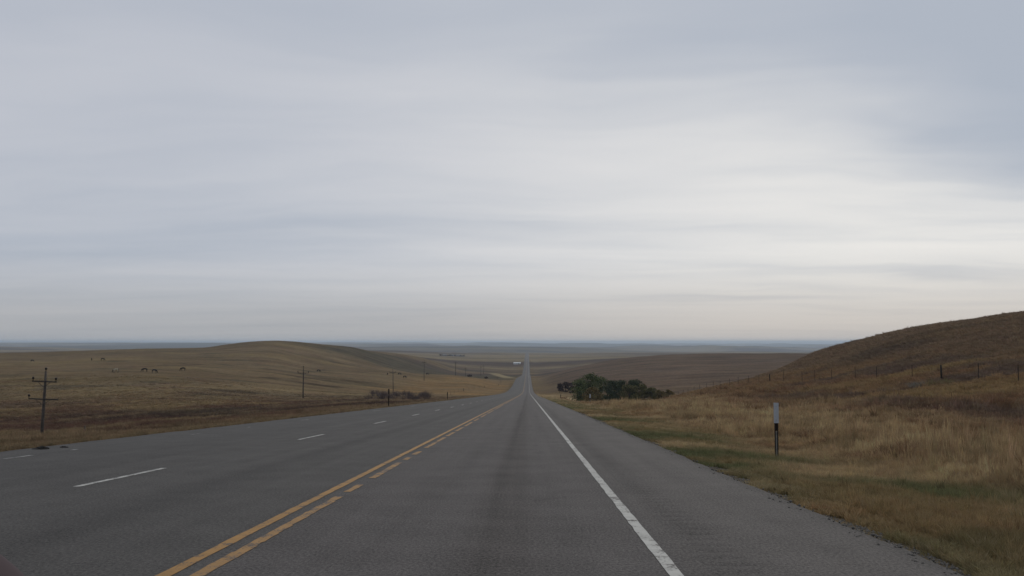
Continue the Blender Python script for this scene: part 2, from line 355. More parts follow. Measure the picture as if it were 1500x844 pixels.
class MB:
    """collects boxes and tubes into one mesh"""
    def __init__(s): s.v = []; s.f = []
    def box(s, c, size, rot=None, taper=1.0):
        b = len(s.v); hx, hy, hz_ = [k / 2 for k in size]
        for z in (-1, 1):
            t = taper if z > 0 else 1.0
            for x, y in ((-1, -1), (1, -1), (1, 1), (-1, 1)):
                p = Vector((x * hx * t, y * hy * t, z * hz_))
                if rot is not None: p = rot @ p
                s.v.append(tuple(p + Vector(c)))
        s.f += [tuple(b + i for i in q) for q in ((3, 2, 1, 0), (4, 5, 6, 7), (0, 1, 5, 4), (1, 2, 6, 5), (2, 3, 7, 6), (3, 0, 4, 7))]
        return s
    def tube(s, pts, rad, n=8, cap=True):
        pts = [Vector(p) for p in pts]; b = len(s.v)
        if not hasattr(rad, '__len__'): rad = [rad] * len(pts)
        for i, p in enumerate(pts):
            t = (pts[min(i + 1, len(pts) - 1)] - pts[max(i - 1, 0)]).normalized()
            a = t.cross(Vector((0, 0, 1)) if abs(t.z) < .9 else Vector((1, 0, 0))).normalized(); c = t.cross(a)
            for k in range(n):
                an = 2 * math.pi * k / n
                s.v.append(tuple(p + (a * math.cos(an) + c * math.sin(an)) * rad[i]))
        for i in range(len(pts) - 1):
            for k in range(n):
                s.f.append((b + i * n + k, b + i * n + (k + 1) % n, b + (i + 1) * n + (k + 1) % n, b + (i + 1) * n + k))
        if cap:
            s.f.append(tuple(b + k for k in range(n))[::-1]); e = b + (len(pts) - 1) * n
            s.f.append(tuple(e + k for k in range(n)))
        return s
    def mesh(s, name, mat, smooth=False):
        me = bpy.data.meshes.new(name); me.from_pydata(s.v, [], s.f); me.update()
        bm = bmesh.new(); bm.from_mesh(me); bmesh.ops.recalc_face_normals(bm, faces=bm.faces); bm.to_mesh(me); bm.free()
        if smooth: me.polygons.foreach_set('use_smooth', np.ones(len(me.polygons), bool))
        me.materials.append(mat)
        return me
    def build(s, name, mat, parent=None, smooth=False):
        return link(bpy.data.objects.new(name, s.mesh(name, mat, smooth)), parent)
def copy_tree(o, parent=None):
    c = o.copy(); link(c)
    if parent is not None: c.parent = parent
    for ch in list(o.children): copy_tree(ch, c)
    return c

# ------------------------------------------------------------------ materials
def material(name):
    m = bpy.data.materials.new(name); m.use_nodes = True
    t = NT(m.node_tree); t.n.clear()
    b = t.new('ShaderNodeBsdfPrincipled'); o = t.new('ShaderNodeOutputMaterial'); t.l.new(b.outputs[0], o.inputs[0])
    b.inputs['Specular IOR Level'].default_value = 0.25
    return m, t, b
def simple(name, col, rough=.8, var=.25, scale=6.0, col2=None, metal=0.0, bump=0.0):
    m, t, b = material(name)
    g = t.new('ShaderNodeTexCoord'); n = t.noise(g.outputs['Object'], scale, 5, .6)
    c2 = col2 if col2 else tuple(k * (1 - var) for k in col)
    t.put(b.inputs['Base Color'], t.mix(t.ramp(n, .35, .65), (*col, 1), (*c2, 1)))
    b.inputs['Roughness'].default_value = rough; b.inputs['Metallic'].default_value = metal
    if bump:
        bp = t.new('ShaderNodeBump'); bp.inputs['Strength'].default_value = bump; bp.inputs['Distance'].default_value = .02
        t.put(bp.inputs['Height'], t.noise(g.outputs['Object'], scale * 4, 4)); t.put(b.inputs['Normal'], bp.outputs[0])
    return m

# ground
M_ground, t, b = material('prairie')
at = t.new('ShaderNodeAttribute', attribute_name='Col'); ge = t.new('ShaderNodeNewGeometry'); P = ge.outputs['Position']
f1 = t.ramp(t.noise(P, 5.0, 5, .7), .3, .7, .72, 1.26, False)
f2 = t.ramp(t.noise(P, .55, 5, .65), .3, .7, .70, 1.30, False)
f3 = t.ramp(t.noise(t.vmath('MULTIPLY', P, (.35, 1, 1)), .045, 6, .7), .3, .7, .62, 1.38, False)
k = t.math('MULTIPLY', t.math('MULTIPLY', f1, f2), f3)
cc = t.vmath('SCALE', at.outputs['Color']); t.put(cc.node.inputs[3], k)
red = t.ramp(t.noise(P, .12, 4, .6), .52, .68, 0, .35)
cc = t.mix(red, cc, t.mix(1.0, cc, (1.02, .80, .74, 1), 'MULTIPLY'))
t.put(b.inputs['Base Color'], cc); b.inputs['Roughness'].default_value = 1.0; b.inputs['Specular IOR Level'].default_value = 0.0
bp = t.new('ShaderNodeBump'); bp.inputs['Strength'].default_value = .7; bp.inputs['Distance'].default_value = .12
t.put(bp.inputs['Height'], t.noise(P, 3.2, 5, .7)); t.put(b.inputs['Normal'], bp.outputs[0])

# asphalt colour, shared by the road and by the worn spots of its paint
def asphalt(t, P):
    xs, ys, zs = t.sep(P)
    agg = t.noise(t.vmath('MULTIPLY', P, (1, .55, 0)), 40.0, 4, .85)
    v = t.new('ShaderNodeTexVoronoi'); t.put(v.inputs['Vector'], P); v.inputs['Scale'].default_value = 42.0
    chips = t.ramp(v.outputs['Distance'], .05, .28, 1.0, 0.0)
    mott = t.noise(P, 1.1, 5, .65)
    strk = t.noise(t.vmath('MULTIPLY', P, (2.6, .035, 0)), 1.0, 5, .6)
    wob = t.math('MULTIPLY', t.math('SUBTRACT', t.noise(t.vmath('MULTIPLY', P, (0, .06, 0)), 1.0, 3), .5), .35)
    xw = t.math('ADD', xs, wob)
    def band(c, wd, amt):
        dlt = t.math('ABSOLUTE', t.math('SUBTRACT', xw, c))
        return t.ramp(dlt, 0.0, wd, amt, 0.0)
    br = t.math('ADD', t.ramp(agg, .32, .68, -.80, .80, False), t.math('MULTIPLY', chips, .30))
    br = t.math('ADD', br, t.ramp(mott, .3, .7, -.16, .16, False))
    br = t.math('ADD', br, t.ramp(strk, .3, .7, -.14, .14, False))
    for c, wd, a in ((-.28, .45, -.30), (-.38, .16, -.16), (-4.35, .55, -.17), (-8.1, .7, -.08), (1.42, .34, -.16), (-1.7, .6, .05), (.75, .3, .06), (3.12, .22, -.34)):
        br = t.math('ADD', br, band(c, wd, a))
    # tar smudges in the wheel path
    sm = t.math('MULTIPLY', t.ramp(t.noise(t.vmath('MULTIPLY', P, (2.2, .7, 0)), 1.0, 3), .60, .70), band(.12, .5, 1.0))
    br = t.math('SUBTRACT', br, t.math('MULTIPLY', sm, .22))
    k = t.math('MAXIMUM', t.math('ADD', br, 1.0), .15)
    tint = t.mix(t.ramp(xw, -2.6, -2.2), (.067, .062, .057, 1), (.077, .069, .065, 1))
    tint = t.mix(band(-.28, .5, .4), tint, (.086, .072, .064, 1))
    tint = t.mix(t.ramp(xw, 1.1, 1.25, 0, .6), tint, (.085, .076, .069, 1))
    c = t.vmath('SCALE', tint); t.put(c.node.inputs[3], k)
    return c, agg
M_asph, t, b = material('asphalt'); P = t.new('ShaderNodeNewGeometry').outputs['Position']
c, agg = asphalt(t, P)
t.put(b.inputs['Base Color'], c); b.inputs['Roughness'].default_value = .88; b.inputs['Specular IOR Level'].default_value = .22
bp = t.new('ShaderNodeBump'); bp.inputs['Strength'].default_value = .55; bp.inputs['Distance'].default_value = .012
t.put(bp.inputs['Height'], agg); t.put(b.inputs['Normal'], bp.outputs[0])
def paint(name, col, wear):
    m, t, b = material(name); P = t.new('ShaderNodeNewGeometry').outputs['Position']
    c, agg = asphalt(t, P)
    n = t.math('ADD', t.math('MULTIPLY', t.noise(P, 3.5, 5, .7), .62), t.math('MULTIPLY', t.noise(P, 45, 2, .6), .38))
    msk = t.ramp(n, wear - .05, wear + .05)
    pc = t.mix(t.ramp(t.noise(P, 6, 4, .6), .3, .7), (*col, 1), (*[q * .8 for q in col], 1))
    t.put(b.inputs['Base Color'], t.mix(msk, pc, c)); b.inputs['Roughness'].default_value = .75
    return m
M_white = paint('white road paint', (.46, .45, .41), .555)
M_white_old = paint('worn white road paint', (.40, .39, .36), .50)
M_yel = paint('yellow road paint', (.36, .195, .058), .575)
M_yel_old = paint('worn yellow road paint', (.34, .19, .065), .54)

# ------------------------------------------------------------------ terrain: one sheet, finer towards the camera
az = np.concatenate([np.linspace(-180, -60, 40, endpoint=False), np.linspace(-60, -34, 60, endpoint=False),
                     np.linspace(-34, 34, 860, endpoint=False), np.linspace(34, 60, 60, endpoint=False), np.linspace(60, 180, 40, endpoint=False)])
azr = np.radians(az)
rr = np.concatenate([[0.4, 1.0, 2.0, 3.0], 4.0 * np.exp(np.linspace(0, math.log(45000 / 4.0), 500))])
A, R = np.meshgrid(azr, rr)
TX, TY = (np.sin(A) * R).ravel(), (np.cos(A) * R).ravel()
TZ = ground(TX, TY)
V = np.stack([TX, TY, TZ], 1)
na, nr = len(az), len(rr)
i, j = np.meshgrid(np.arange(nr - 1), np.arange(na), indexing='ij')
j2 = (j + 1) % na
quads = np.stack([i * na + j, i * na + j2, (i + 1) * na + j2, (i + 1) * na + j], -1).reshape(-1, 4)[:, ::-1]
V = np.concatenate([V, [[0, 0, float(road_z(0)) - .3]]])
me = np_mesh('prairie_ground', V, quads, 4, M_ground, True)
add_col(me, ground_colour(V[:, 0], V[:, 1]))
ter = link(bpy.data.objects.new('prairie_ground', me)); ter['kind'] = 'structure'
tag(ter, 'rolling dry prairie on both sides of the highway', 'ground')

# ------------------------------------------------------------------ road
ny = 1
ry = np.concatenate([np.arange(-40, 60, .5), ROAD_Y[ROAD_Y >= 60]])
ry = np.unique(np.concatenate([ry, ROAD_Y]))
rz_ = np.interp(ry, ROAD_Y, ROAD_Zk)
jl = edge_l(ry) + fbm(ry, ry * 0, 1.7, 3, 101) * .12
jr = ER + fbm(ry, ry * 0 + 5, .8, 4, 105, .8) * .09
cols = [np.stack([jl - .10, ry, rz_ - .34], 1), np.stack([jl, ry, rz_ - .03], 1), np.stack([jl + .08, ry, rz_], 1)]
for x in (-7.0, -2.47, 1.05): cols.append(np.stack([np.full_like(ry, x), ry, rz_], 1))
cols += [np.stack([jr - .1, ry, rz_], 1), np.stack([jr, ry, rz_ - .03], 1), np.stack([jr + .1, ry, rz_ - .34], 1)]
V = np.stack(cols, 1); nyr, nc = V.shape[:2]
i, j = np.meshgrid(np.arange(nyr - 1), np.arange(nc - 1), indexing='ij')
quads = np.stack([i * nc + j, i * nc + j + 1, (i + 1) * nc + j + 1, (i + 1) * nc + j], -1).reshape(-1, 4)
road = link(bpy.data.objects.new('road', np_mesh('road', V.reshape(-1, 3), quads, 4, M_asph))); road['kind'] = 'structure'
tag(road, 'grey asphalt highway running straight down the slope to the horizon', 'road')
def stripe(name, xc, wid, y0, y1, mat, ragged=.006):
    """a strip of road paint following the road, ends and sides slightly ragged"""
    ys = np.unique(np.concatenate([[y0, y1], ry[(ry > y0) & (ry < y1)], np.arange(y0, min(y1, y0 + 60), .25) if y0 < 45 else [y0]]))
    z = np.interp(ys, ROAD_Y, ROAD_Zk) + .004 + np.maximum(ys, 0) * 3e-5
    a = xc - wid / 2 + (rng.random(len(ys)) - .5) * ragged * 2; c = xc + wid / 2 + (rng.random(len(ys)) - .5) * ragged * 2
    V = np.stack([np.stack([a, ys, z], 1), np.stack([c, ys, z], 1)], 1).reshape(-1, 3)
    i = np.arange(len(ys) - 1)
    return link(bpy.data.objects.new(name, np_mesh(name, V, np.stack([2 * i, 2 * i + 1, 2 * i + 3, 2 * i + 2], 1), 4, mat)), road)
stripe('edge_line', 1.06, .105, -8, 3200, M_white)
stripe('centre_line', -2.59, .105, -8, 3200, M_yel)
# the second yellow line is broken up by wear
for a, e in ((-8, 5.9), (6.05, 11.5), (12.0, 12.9), (13.9, 16.9), (17.6, 18.3), (19.0, 20.0), (21.3, 23.6), (23.9, 26.2), (26.8, 29.3), (30.1, 33.5), (34.4, 39), (40.5, 44), (46, 52), (54, 63), (66, 90), (95, 3200)):
    stripe('centre_line', -2.35, .10, a, e, M_yel_old if a > 5 else M_yel, .012)
for kx in range(0, 26):
    y0 = 12.55 + 12.2 * kx - 12.2
    stripe('lane_dash', -6.18, .10, y0, y0 + 3.05, M_white)
for a, e in ((17.6, 18.6), (20.2, 20.5), (27.5, 28.1), (33.0, 33.3), (41, 42.2), (60, 63), (79, 83), (110, 116)):
    stripe('edge_line', -10.08, .10, a, e, M_white_old, .02)
# shallow rumble grooves milled in the shoulder, as corrugated pads
nx_, g = 7, []
ys = np.arange(4.0, 62.0, .05)
xs = np.linspace(1.32, 1.78, nx_)
gx, gy = np.meshgrid(xs, ys)
prof = np.where(np.mod(gy, .30) < .17, -np.sin(np.pi * np.mod(gy, .30) / .17), 0) * .012
edge = 1 - np.abs((gx - 1.55) / .23) ** 4
gzv = np.interp(gy, ROAD_Y, ROAD_Zk) + .011 + prof * .65 * edge - .0105 * (np.abs(gx - 1.55) > .22)
i, j = np.meshgrid(np.arange(len(ys) - 1), np.arange(nx_ - 1), indexing='ij')
rs = link(bpy.data.objects.new('rumble_strip', np_mesh('rumble_strip', np.stack([gx, gy, gzv], -1).reshape(-1, 3), np.stack([i * nx_ + j, i * nx_ + j + 1, (i + 1) * nx_ + j + 1, (i + 1) * nx_ + j], -1).reshape(-1, 4), 4, M_asph, True)), road)
rs['kind'] = 'stuff'

# ------------------------------------------------------------------ grass (uncountable): tufts scattered by geometry nodes
def grass_material(name, trans=.25):
    m, t, b = material(name)
    a = t.new('ShaderNodeAttribute', attribute_name='tint', attribute_type='INSTANCER')
    t.put(b.inputs['Base Color'], a.outputs['Color']); b.inputs['Roughness'].default_value = .9; b.inputs['Specular IOR Level'].default_value = .05
    tr = t.new('ShaderNodeBsdfTranslucent'); t.put(tr.inputs[0], a.outputs['Color'])
    mx = t.new('ShaderNodeMixShader'); mx.inputs[0].default_value = trans
    t.l.new(b.outputs[0], mx.inputs[1]); t.l.new(tr.outputs[0], mx.inputs[2])
    o = [n for n in t.n if n.type == 'OUTPUT_MATERIAL'][0]; t.l.new(mx.outputs[0], o.inputs[0])
    return m
M_grass = grass_material('dry grass')
tufts = bpy.data.collections.new('grass_tufts')
def make_tuft(idx, n, spread, wid, bend, heads=False):
    V, Fc = [], []
    for k in range(n):
        a = rng.random() * 2 * math.pi; r0 = spread * math.sqrt(rng.random()) * .55
        bx, by = math.cos(a) * r0, math.sin(a) * r0
        a2 = a + (rng.random() - .5) * 1.8; h = .45 + .55 * rng.random(); bd = bend * (.3 + rng.random()) * h
        w_ = wid * (.6 + .7 * rng.random()); fa = rng.random() * math.pi; wx, wy = math.cos(fa) * w_, math.sin(fa) * w_
        b0 = len(V)
        for tt, ww in ((-.08, 1.0), (.55, .75)):
            cx_, cy_ = bx + math.cos(a2) * bd * tt * tt, by + math.sin(a2) * bd * tt * tt
            V += [(cx_ - wx * ww, cy_ - wy * ww, h * tt), (cx_ + wx * ww, cy_ + wy * ww, h * tt)]
        V.append((bx + math.cos(a2) * bd, by + math.sin(a2) * bd, h * (1 - .25 * bend)))
        Fc += [(b0, b0 + 1, b0 + 3), (b0, b0 + 3, b0 + 2), (b0 + 2, b0 + 3, b0 + 4)]
        if heads and rng.random() < .5:
            q = len(V); tx, ty, tz = V[b0 + 4]
            V += [(tx - wx * 1.6, ty - wy * 1.6, tz - .10), (tx + wx * 1.6, ty + wy * 1.6, tz - .10), (tx, ty, tz + .10)]
            Fc.append((q, q + 1, q + 2))
    me = bpy.data.meshes.new('grass_tuft'); me.from_pydata(V, [], Fc); me.materials.append(M_grass)
    o = bpy.data.objects.new('tuft_%d' % idx, me); tufts.objects.link(o)
make_tuft(0, 34, 1.0, .035, .5); make_tuft(1, 30, 1.0, .040, .75); make_tuft(2, 26, 1.0, .032, .35, True)
make_tuft(3, 30, .9, .030, .45, True); make_tuft(4, 40, 1.1, .055, 1.0)
def scatter(name, X, Y, size, height, tint, kind, label, cat):
    n = len(X)
    Z = ground(X, Y) - .01
    me = bpy.data.meshes.new(name); me.vertices.add(n)
    me.vertices.foreach_set('co', np.stack([X, Y, Z], 1).astype(np.float32).ravel())
    def attr(nm, typ, arr, key):
        at_ = me.attributes.new(nm, typ, 'POINT'); at_.data.foreach_set(key, np.ascontiguousarray(arr).ravel())
    attr('size', 'FLOAT_VECTOR', np.stack([size, size, height], 1).astype(np.float32), 'vector')
    rot = np.stack([(rng.random(n) - .5) * .35, (rng.random(n) - .5) * .35, rng.random(n) * 6.283], 1)
    attr('turn', 'FLOAT_VECTOR', rot.astype(np.float32), 'vector')
    attr('tint', 'FLOAT_COLOR', np.concatenate([tint, np.ones((n, 1))], 1).astype(np.float32), 'color')
    attr('pick', 'INT', kind.astype(np.int32), 'value')
    o = link(bpy.data.objects.new(name, me)); o['kind'] = 'stuff'; tag(o, label, cat)
    g = bpy.data.node_groups.new(name, 'GeometryNodeTree')
    g.interface.new_socket('Geometry', in_out='INPUT', socket_type='NodeSocketGeometry')
    g.interface.new_socket('Geometry', in_out='OUTPUT', socket_type='NodeSocketGeometry')
    N = g.nodes; gi, go = N.new('NodeGroupInput'), N.new('NodeGroupOutput')
    ci = N.new('GeometryNodeCollectionInfo'); ci.inputs[0].default_value = tufts
    ci.inputs['Separate Children'].default_value = True; ci.inputs['Reset Children'].default_value = True
    ip = N.new('GeometryNodeInstanceOnPoints'); ip.inputs['Pick Instance'].default_value = True
    def named(nm, dt):
        q = N.new('GeometryNodeInputNamedAttribute'); q.data_type = dt; q.inputs[0].default_value = nm
        return q.outputs['Attribute']
    g.links.new(gi.outputs[0], ip.inputs['Points']); g.links.new(ci.outputs[0], ip.inputs['Instance'])
    g.links.new(named('pick', 'INT'), ip.inputs['Instance Index'])
    g.links.new(named('turn', 'FLOAT_VECTOR'), ip.inputs['Rotation']); g.links.new(named('size', 'FLOAT_VECTOR'), ip.inputs['Scale'])
    g.links.new(ip.outputs[0], go.inputs[0])
    md = o.modifiers.new('scatter', 'NODES'); md.node_group = g
    return o
def tint_of(X, Y, spread=.34):
    n = len(X); c = ground_colour(X + np.where(X > -4, .55, -.55), Y)
    k = 1 + (rng.random(n) - .5) * 2 * spread
    pale = (rng.random(n) < .10)[:, None]
    c = c * k[:, None] * (1 + (rng.random((n, 3)) - .5) * .10)
    c = np.where(pale, c * .5 + C(.20, .165, .10)[None] * .5, c)
    return np.clip(c * C(1.62, 1.56, 1.55)[None], .01, .55)
def field_points(n, u0, u1, d0, d1):
    u = u0 + (u1 - u0) * rng.random(n); dd = d0 * np.exp(rng.random(n) * math.log(d1 / d0))
    X, Y = cam2world(u * dd, dd)
    return X, Y, dd
# right-hand verge, ditch and hillside
X, Y, dd = field_points(230000, .0, .78, 4.5, 270)
o_ = X - ER
keep = o_ > (.12 + .30 * rng.random(len(X)) + .35 * fbm(X, Y, 1.1, 2, 111))
X, Y, dd, o_ = X[keep], Y[keep], dd[keep], o_[keep]
tall = sstep(3.0, 6.0, o_ + fbm(X, Y, 3, 3, 115) * 1.6)
hillm = sstep(24, 38, o_)
patch = np.clip(1 + .9 * fbm(X, Y, 2.2, 4, 119, .65), .35, 1.8)
h = (.11 + .09 * rng.random(len(X))) * (1 - tall) + (.34 + .30 * rng.random(len(X))) * tall * patch
h = h * (1 - .35 * hillm) * np.where(o_ < .7, .6, 1.0)
size = np.maximum(.11, .0052 * dd) * (.8 + .5 * rng.random(len(X)))
kind = np.where(tall > .5, rng.integers(1, 4, len(X)), rng.integers(0, 2, len(X)))
kind = np.where((rng.random(len(X)) < .06) & (tall < .5), 4, kind)
# weeds standing in clumps among the grass
weed = (rng.random(len(X)) < .5) & (fbm(X, Y, 1.9, 3, 135, .7) > .38) & (tall > .4) & (o_ < 30)
kind = np.where(weed, 4, kind); size = np.where(weed, size * 1.5, size); h = np.where(weed, h * 1.25, h)
# a few lone taller stalks
lone = rng.random(len(X)) < .03
h = np.where(lone, h * 1.6, h)
tn = tint_of(X, Y); tn = np.where(weed[:, None], tn * C(.62, .56, .58)[None], tn)
scatter('roadside_grass', X, Y, size, h, tn, kind, 'green mown strip and tall golden grass on the slope beside the white edge line', 'grass')
# left-hand verge and swale
X, Y, dd = field_points(150000, -.80, .0, 13, 330)
o_ = edge_l(Y) - X
keep = (o_ > (.12 + .35 * rng.random(len(X)) + .35 * fbm(X, Y, 1.1, 2, 123))) & (dd < 330 * (.35 + .65 * rng.random(len(X))))
X, Y, dd, o_ = X[keep], Y[keep], dd[keep], o_[keep]
tall = sstep(1.5, 6.0, o_ + 3 * fbm(X, Y, 3, 3, 127))
h = (.10 + .10 * rng.random(len(X))) * (1 - tall) + (.22 + .28 * rng.random(len(X))) * tall * (.6 + .8 * (fbm(X, Y, 8, 3, 131) * .5 + .5))
h = h * (1 - .55 * sstep(120, 220, dd))
size = np.maximum(.13, .0050 * dd) * (.8 + .5 * rng.random(len(X)))
scatter('pasture_grass', X, Y, size, h, tint_of(X, Y), rng.integers(0, 4, len(X)), 'short brown and tan weedy grass between the highway and the pasture poles', 'grass')

# loose stones where the pavement crumbles into the verge
M_grav = simple('grey brown gravel', (.16, .145, .125), .95, .5, 60.0)
n = 5200
gy = 5 * np.exp(rng.random(n) * math.log(60 / 5.0)); sd_ = rng.random(n) < .72
gx = np.where(sd_, ER + .02 + np.abs(rng.normal(size=n)) * .16, EL0 - .02 - np.abs(rng.normal(size=n)) * .2)
gx = np.where(rng.random(n) < .10, np.where(sd_, ER - .25 * rng.random(n) ** 2, gx), gx)
gs_ = (.006 + .014 * rng.random(n) ** 2) * (1 + gy / 40)
zg = np.where((gx < ER - .02) & (gx > EL0 + .02), np.interp(gy, ROAD_Y, ROAD_Zk), np.maximum(ground(gx, gy), np.interp(gy, ROAD_Y, ROAD_Zk) - .09))
base = np.array([(1, 0, 0), (0, 1, 0), (-1, 0, 0), (0, -1, 0), (0, 0, .8), (0, 0, -.8)], float)
tri = np.array([(0, 1, 4), (1, 2, 4), (2, 3, 4), (3, 0, 4), (1, 0, 5), (2, 1, 5), (3, 2, 5), (0, 3, 5)])
GV = (base[None] * (.7 + .6 * rng.random((n, 6, 1)))) * gs_[:, None, None] + np.stack([gx, gy, zg], 1)[:, None]
gr = link(bpy.data.objects.new('loose_gravel', np_mesh('loose_gravel', GV.reshape(-1, 3), (tri[None] + 6 * np.arange(n)[:, None, None]).reshape(-1, 3), 3, M_grav))); gr['kind'] = 'stuff'
tag(gr, 'loose grey gravel along the crumbling pavement edges', 'gravel')

# ------------------------------------------------------------------ utility poles
M_pole = simple('weathered pole wood', (.115, .096, .080), .95, .4, 3.0, bump=.5)
M_arm = simple('crossarm wood', (.070, .058, .048), .95, .3, 4.0)
M_ins = simple('brown glazed insulator', (.030, .022, .018), .35, .2)
M_steel = simple('galvanised steel', (.22, .22, .22), .5, .2, metal=.6)
def insulator(x, z, parent, s=1.0):
    mb = MB(); mb.tube([(x, 0, z), (x, 0, z + .14 * s), (x, 0, z + .15 * s), (x, 0, z + .22 * s), (x, 0, z + .23 * s), (x, 0, z + .31 * s), (x, 0, z + .36 * s)],
                       [.03 * s, .03 * s, .10 * s, .085 * s, .12 * s, .09 * s, .05 * s], 10)
    return mb.build('insulator', M_ins, parent, True)
def utility_pole(x, dd, hgt, lean, arms, label, wide=1.0, rz=0.0):
    g0 = spot(x, dd)
    root = empty('utility_pole', g0, rz); root.rotation_euler = (0, lean, rz)
    mb = MB(); mb.tube([(0, 0, -1.0), (0, 0, hgt * .4), (.02, 0, hgt * .75), (0, 0, hgt)], [.18 * wide, .165 * wide, .145 * wide, .115 * wide], 12)
    mb.build('pole', M_pole, root, True)
    for (z, half, kinds) in arms:
        off = -.17 * wide
        MB().box((0, off, z), (half * 2, .11, .14)).build('crossarm', M_arm, root)
        for s in (-1, 1):
            a, b_ = Vector((s * half * .5, off - .075, z - .05)), Vector((s * .05, off - .075, z - .62))
            MB().tube([a, b_], .028, 6).build('brace', M_arm, root)
        for kx in kinds:
            ins = insulator(kx * half, z + .07, root, 1.25); ins.location.y = off
    cap = insulator(0, hgt, root, 1.3)
    tag(root, label, 'utility pole', 'poles of the power line across the pasture')
    return root
utility_pole(65, 105, 7.9, .035, [(6.75, 1.42, (-.93, .93)), (4.75, 1.70, (-.98,))], 'weathered wooden power pole with two braced crossarms, standing in the reddish brush beside the highway')
utility_pole(445, 251, 8.3, .0, [(6.9, 1.55, (-.92, .92))], 'wooden power pole with one crossarm on the pasture below the rounded knoll')
utility_pole(576.5, 410, 9.6, -.02, [(8.4, 1.45, (-.9, .9))], 'wooden power pole behind the purple brush beside grazing animals')
utility_pole(621.5, 600, 13.2, .0, [(12.0, 1.4, (-.9, .9))], 'tall thin power pole on the shoulder of the pasture spur', 1.1)
utility_pole(667.5, 770, 11.5, .0, [(10.4, 1.4, (-.9, .9))], 'power pole at the top edge of the golden bank', 1.4)
utility_pole(682, 890, 10.5, .0, [(9.5, 1.4, (-.9, .9))], 'power pole standing low in the draw past the golden bank', 1.2)
utility_pole(704.5, 1100, 11.0, .0, [(9.9, 1.4, (-.9, .9))], 'faint power pole on the far side of the draw, nearer of a close pair', 1.2)
utility_pole(708.5, 1230, 11.5, .0, [(10.4, 1.4, (-.9, .9))], 'faint power pole on the far side of the draw, farther of a close pair', 1.2)

# ------------------------------------------------------------------ delineator posts
M_panel = simple('dull white reflector panel', (.46, .47, .49), .5, .12, 9.0)
M_brown = simple('rusty brown post steel', (.030, .020, .016), .7, .4, 12.0)
M_web = simple('pale worn post steel', (.34, .32, .28), .6, .3, 14.0)
def marker(x, dd, label, front=True, hgt=1.42, pw=.13, wide=1.0, sink=.45):
    g0 = spot(x, dd); root = empty('delineator_post', g0, 0.0)
    for s in (-1, 1):
        MB().box((s * .030 * wide, 0, (hgt - .42 - sink) / 2), (.020 * wide, .028, hgt - .42 + sink)).build('flange', M_brown, root)
    MB().box((0, .012, (.66 - sink) / 2), (.042 * wide, .004, .66 + sink)).build('web', M_web if front else M_brown, root)
    MB().box((0, .006, .84), (.078 * wide, .014, .34)).build('bracket', M_brown, root)
    MB().box((0, -.014 if front else .022, hgt - .235), (pw, .006, .47)).build('reflector_panel' if front else 'panel', M_panel if front else M_brown, root)
    for z in (hgt - .40, hgt - .08):
        MB().tube([(0, -.022, z), (0, -.012, z)], .009, 6).build('bolt', M_steel, root)
    if label: tag(root, label, 'marker post', 'delineator posts along the highway')
    return root
marker(1135, 21.4, 'delineator post with tall dull white panel standing in grass by the right shoulder', True, 1.32, .115)
marker(864, 112, 'small delineator post with white panel in front of the green trees', True, 1.30, .15, 1.2)
marker(821, 205, 'distant brown delineator post beside the dark purplish bush', False, 1.2, .15, 1.4)
marker(570, 84, 'dark brown delineator post seen from behind, before the purple brush across the highway', False, 1.66, .13, 1.3)
marker(655.7, 148, 'dark brown delineator post seen from behind, beside the golden bank', False, 1.25, .14, 1.3)

# ------------------------------------------------------------------ fences
M_wire = simple('rusty fence wire', (.10, .085, .07), .7, .3)
M_tpost = simple('dark steel fence post', (.040, .032, .026), .8, .3)
M_wpost = simple('old wooden fence post', (.052, .044, .036), .95, .4, 5.0)
M_ppost = simple('pale grey wooden post', (.17, .15, .12), .95, .3, 5.0)
def fence(name_label, pts, kinds, wires=(.45, .8, 1.15)):
    root = empty('wire_fence', pts[0]); o0 = pts[0]
    for p_, kd in zip(pts, kinds):
        q = p_ - o0; ln = (random.random() - .5) * .10
        if kd == 'w': mb = MB().tube([q + Vector((0, 0, -.5)), q + Vector((ln, 0, 1.45))], [.095, .085], 8)
        elif kd == 'g': mb = MB().tube([q + Vector((0, 0, -.5)), q + Vector((ln, 0, 1.35))], [.07, .065], 8)
        else:
            hh = 1.48 + random.random() * .22
            mb = MB().box(q + Vector((ln / 2, 0, hh / 2 - .25)), (.060, .018, hh + .5)).box(q + Vector((ln / 2, .025, hh / 2 - .25)), (.018, .034, hh + .5))
        mb.build('post', {'w': M_wpost, 'g': M_ppost}.get(kd, M_tpost), root)
    for hz_ in wires:
        mb = MB(); mb.tube([p_ - o0 + Vector((0, -.03, hz_ + (random.random() - .5) * .05)) for p_ in pts], .004, 4); mb.build('wire', M_wire, root)
    tag(root, name_label, 'fence')
LATF = 39.0
xs_f = [1560, 1490, 1432, 1378, 1335, 1283, 1252, 1217, 1192.7, 1173.7, 1147, 1127, 1110.7, 1096, 1080.6, 1068, 1054, 1044, 1034, 1024, 1016, 1007, 1000, 993, 987]
def lat_spot(x, lat):
    k = ray(x, YH)[0]; dd = lat / (k * math.cos(THETA) - math.sin(THETA))
    return spot(x, dd)
fence('wire fence on thin steel posts climbing along the grassy slope', [lat_spot(x, LATF) for x in xs_f], ['w' if x in (1378, 1127) else 't' for x in xs_f])
ys_f = [360 + 26 * k for k in range(22)]
fence('wire fence along the golden bank on the far side of the highway', [Vector((-27 + 6 * math.sin(y / 90), y, gz(-27 + 6 * math.sin(y / 90), y))) for y in ys_f], ['w' if k % 4 == 0 else 't' for k in range(22)], (.5, 1.0))
p0 = spot(127, 62)
mb = MB().tube([(0, 0, -.5), (.03, 0, 1.25)], [.055, .045], 8); pp = mb.build('wooden_stake', M_ppost); pp.location = p0
tag(pp, 'lone pale wooden stake in the reddish brush beside the two-armed power pole', 'stake')

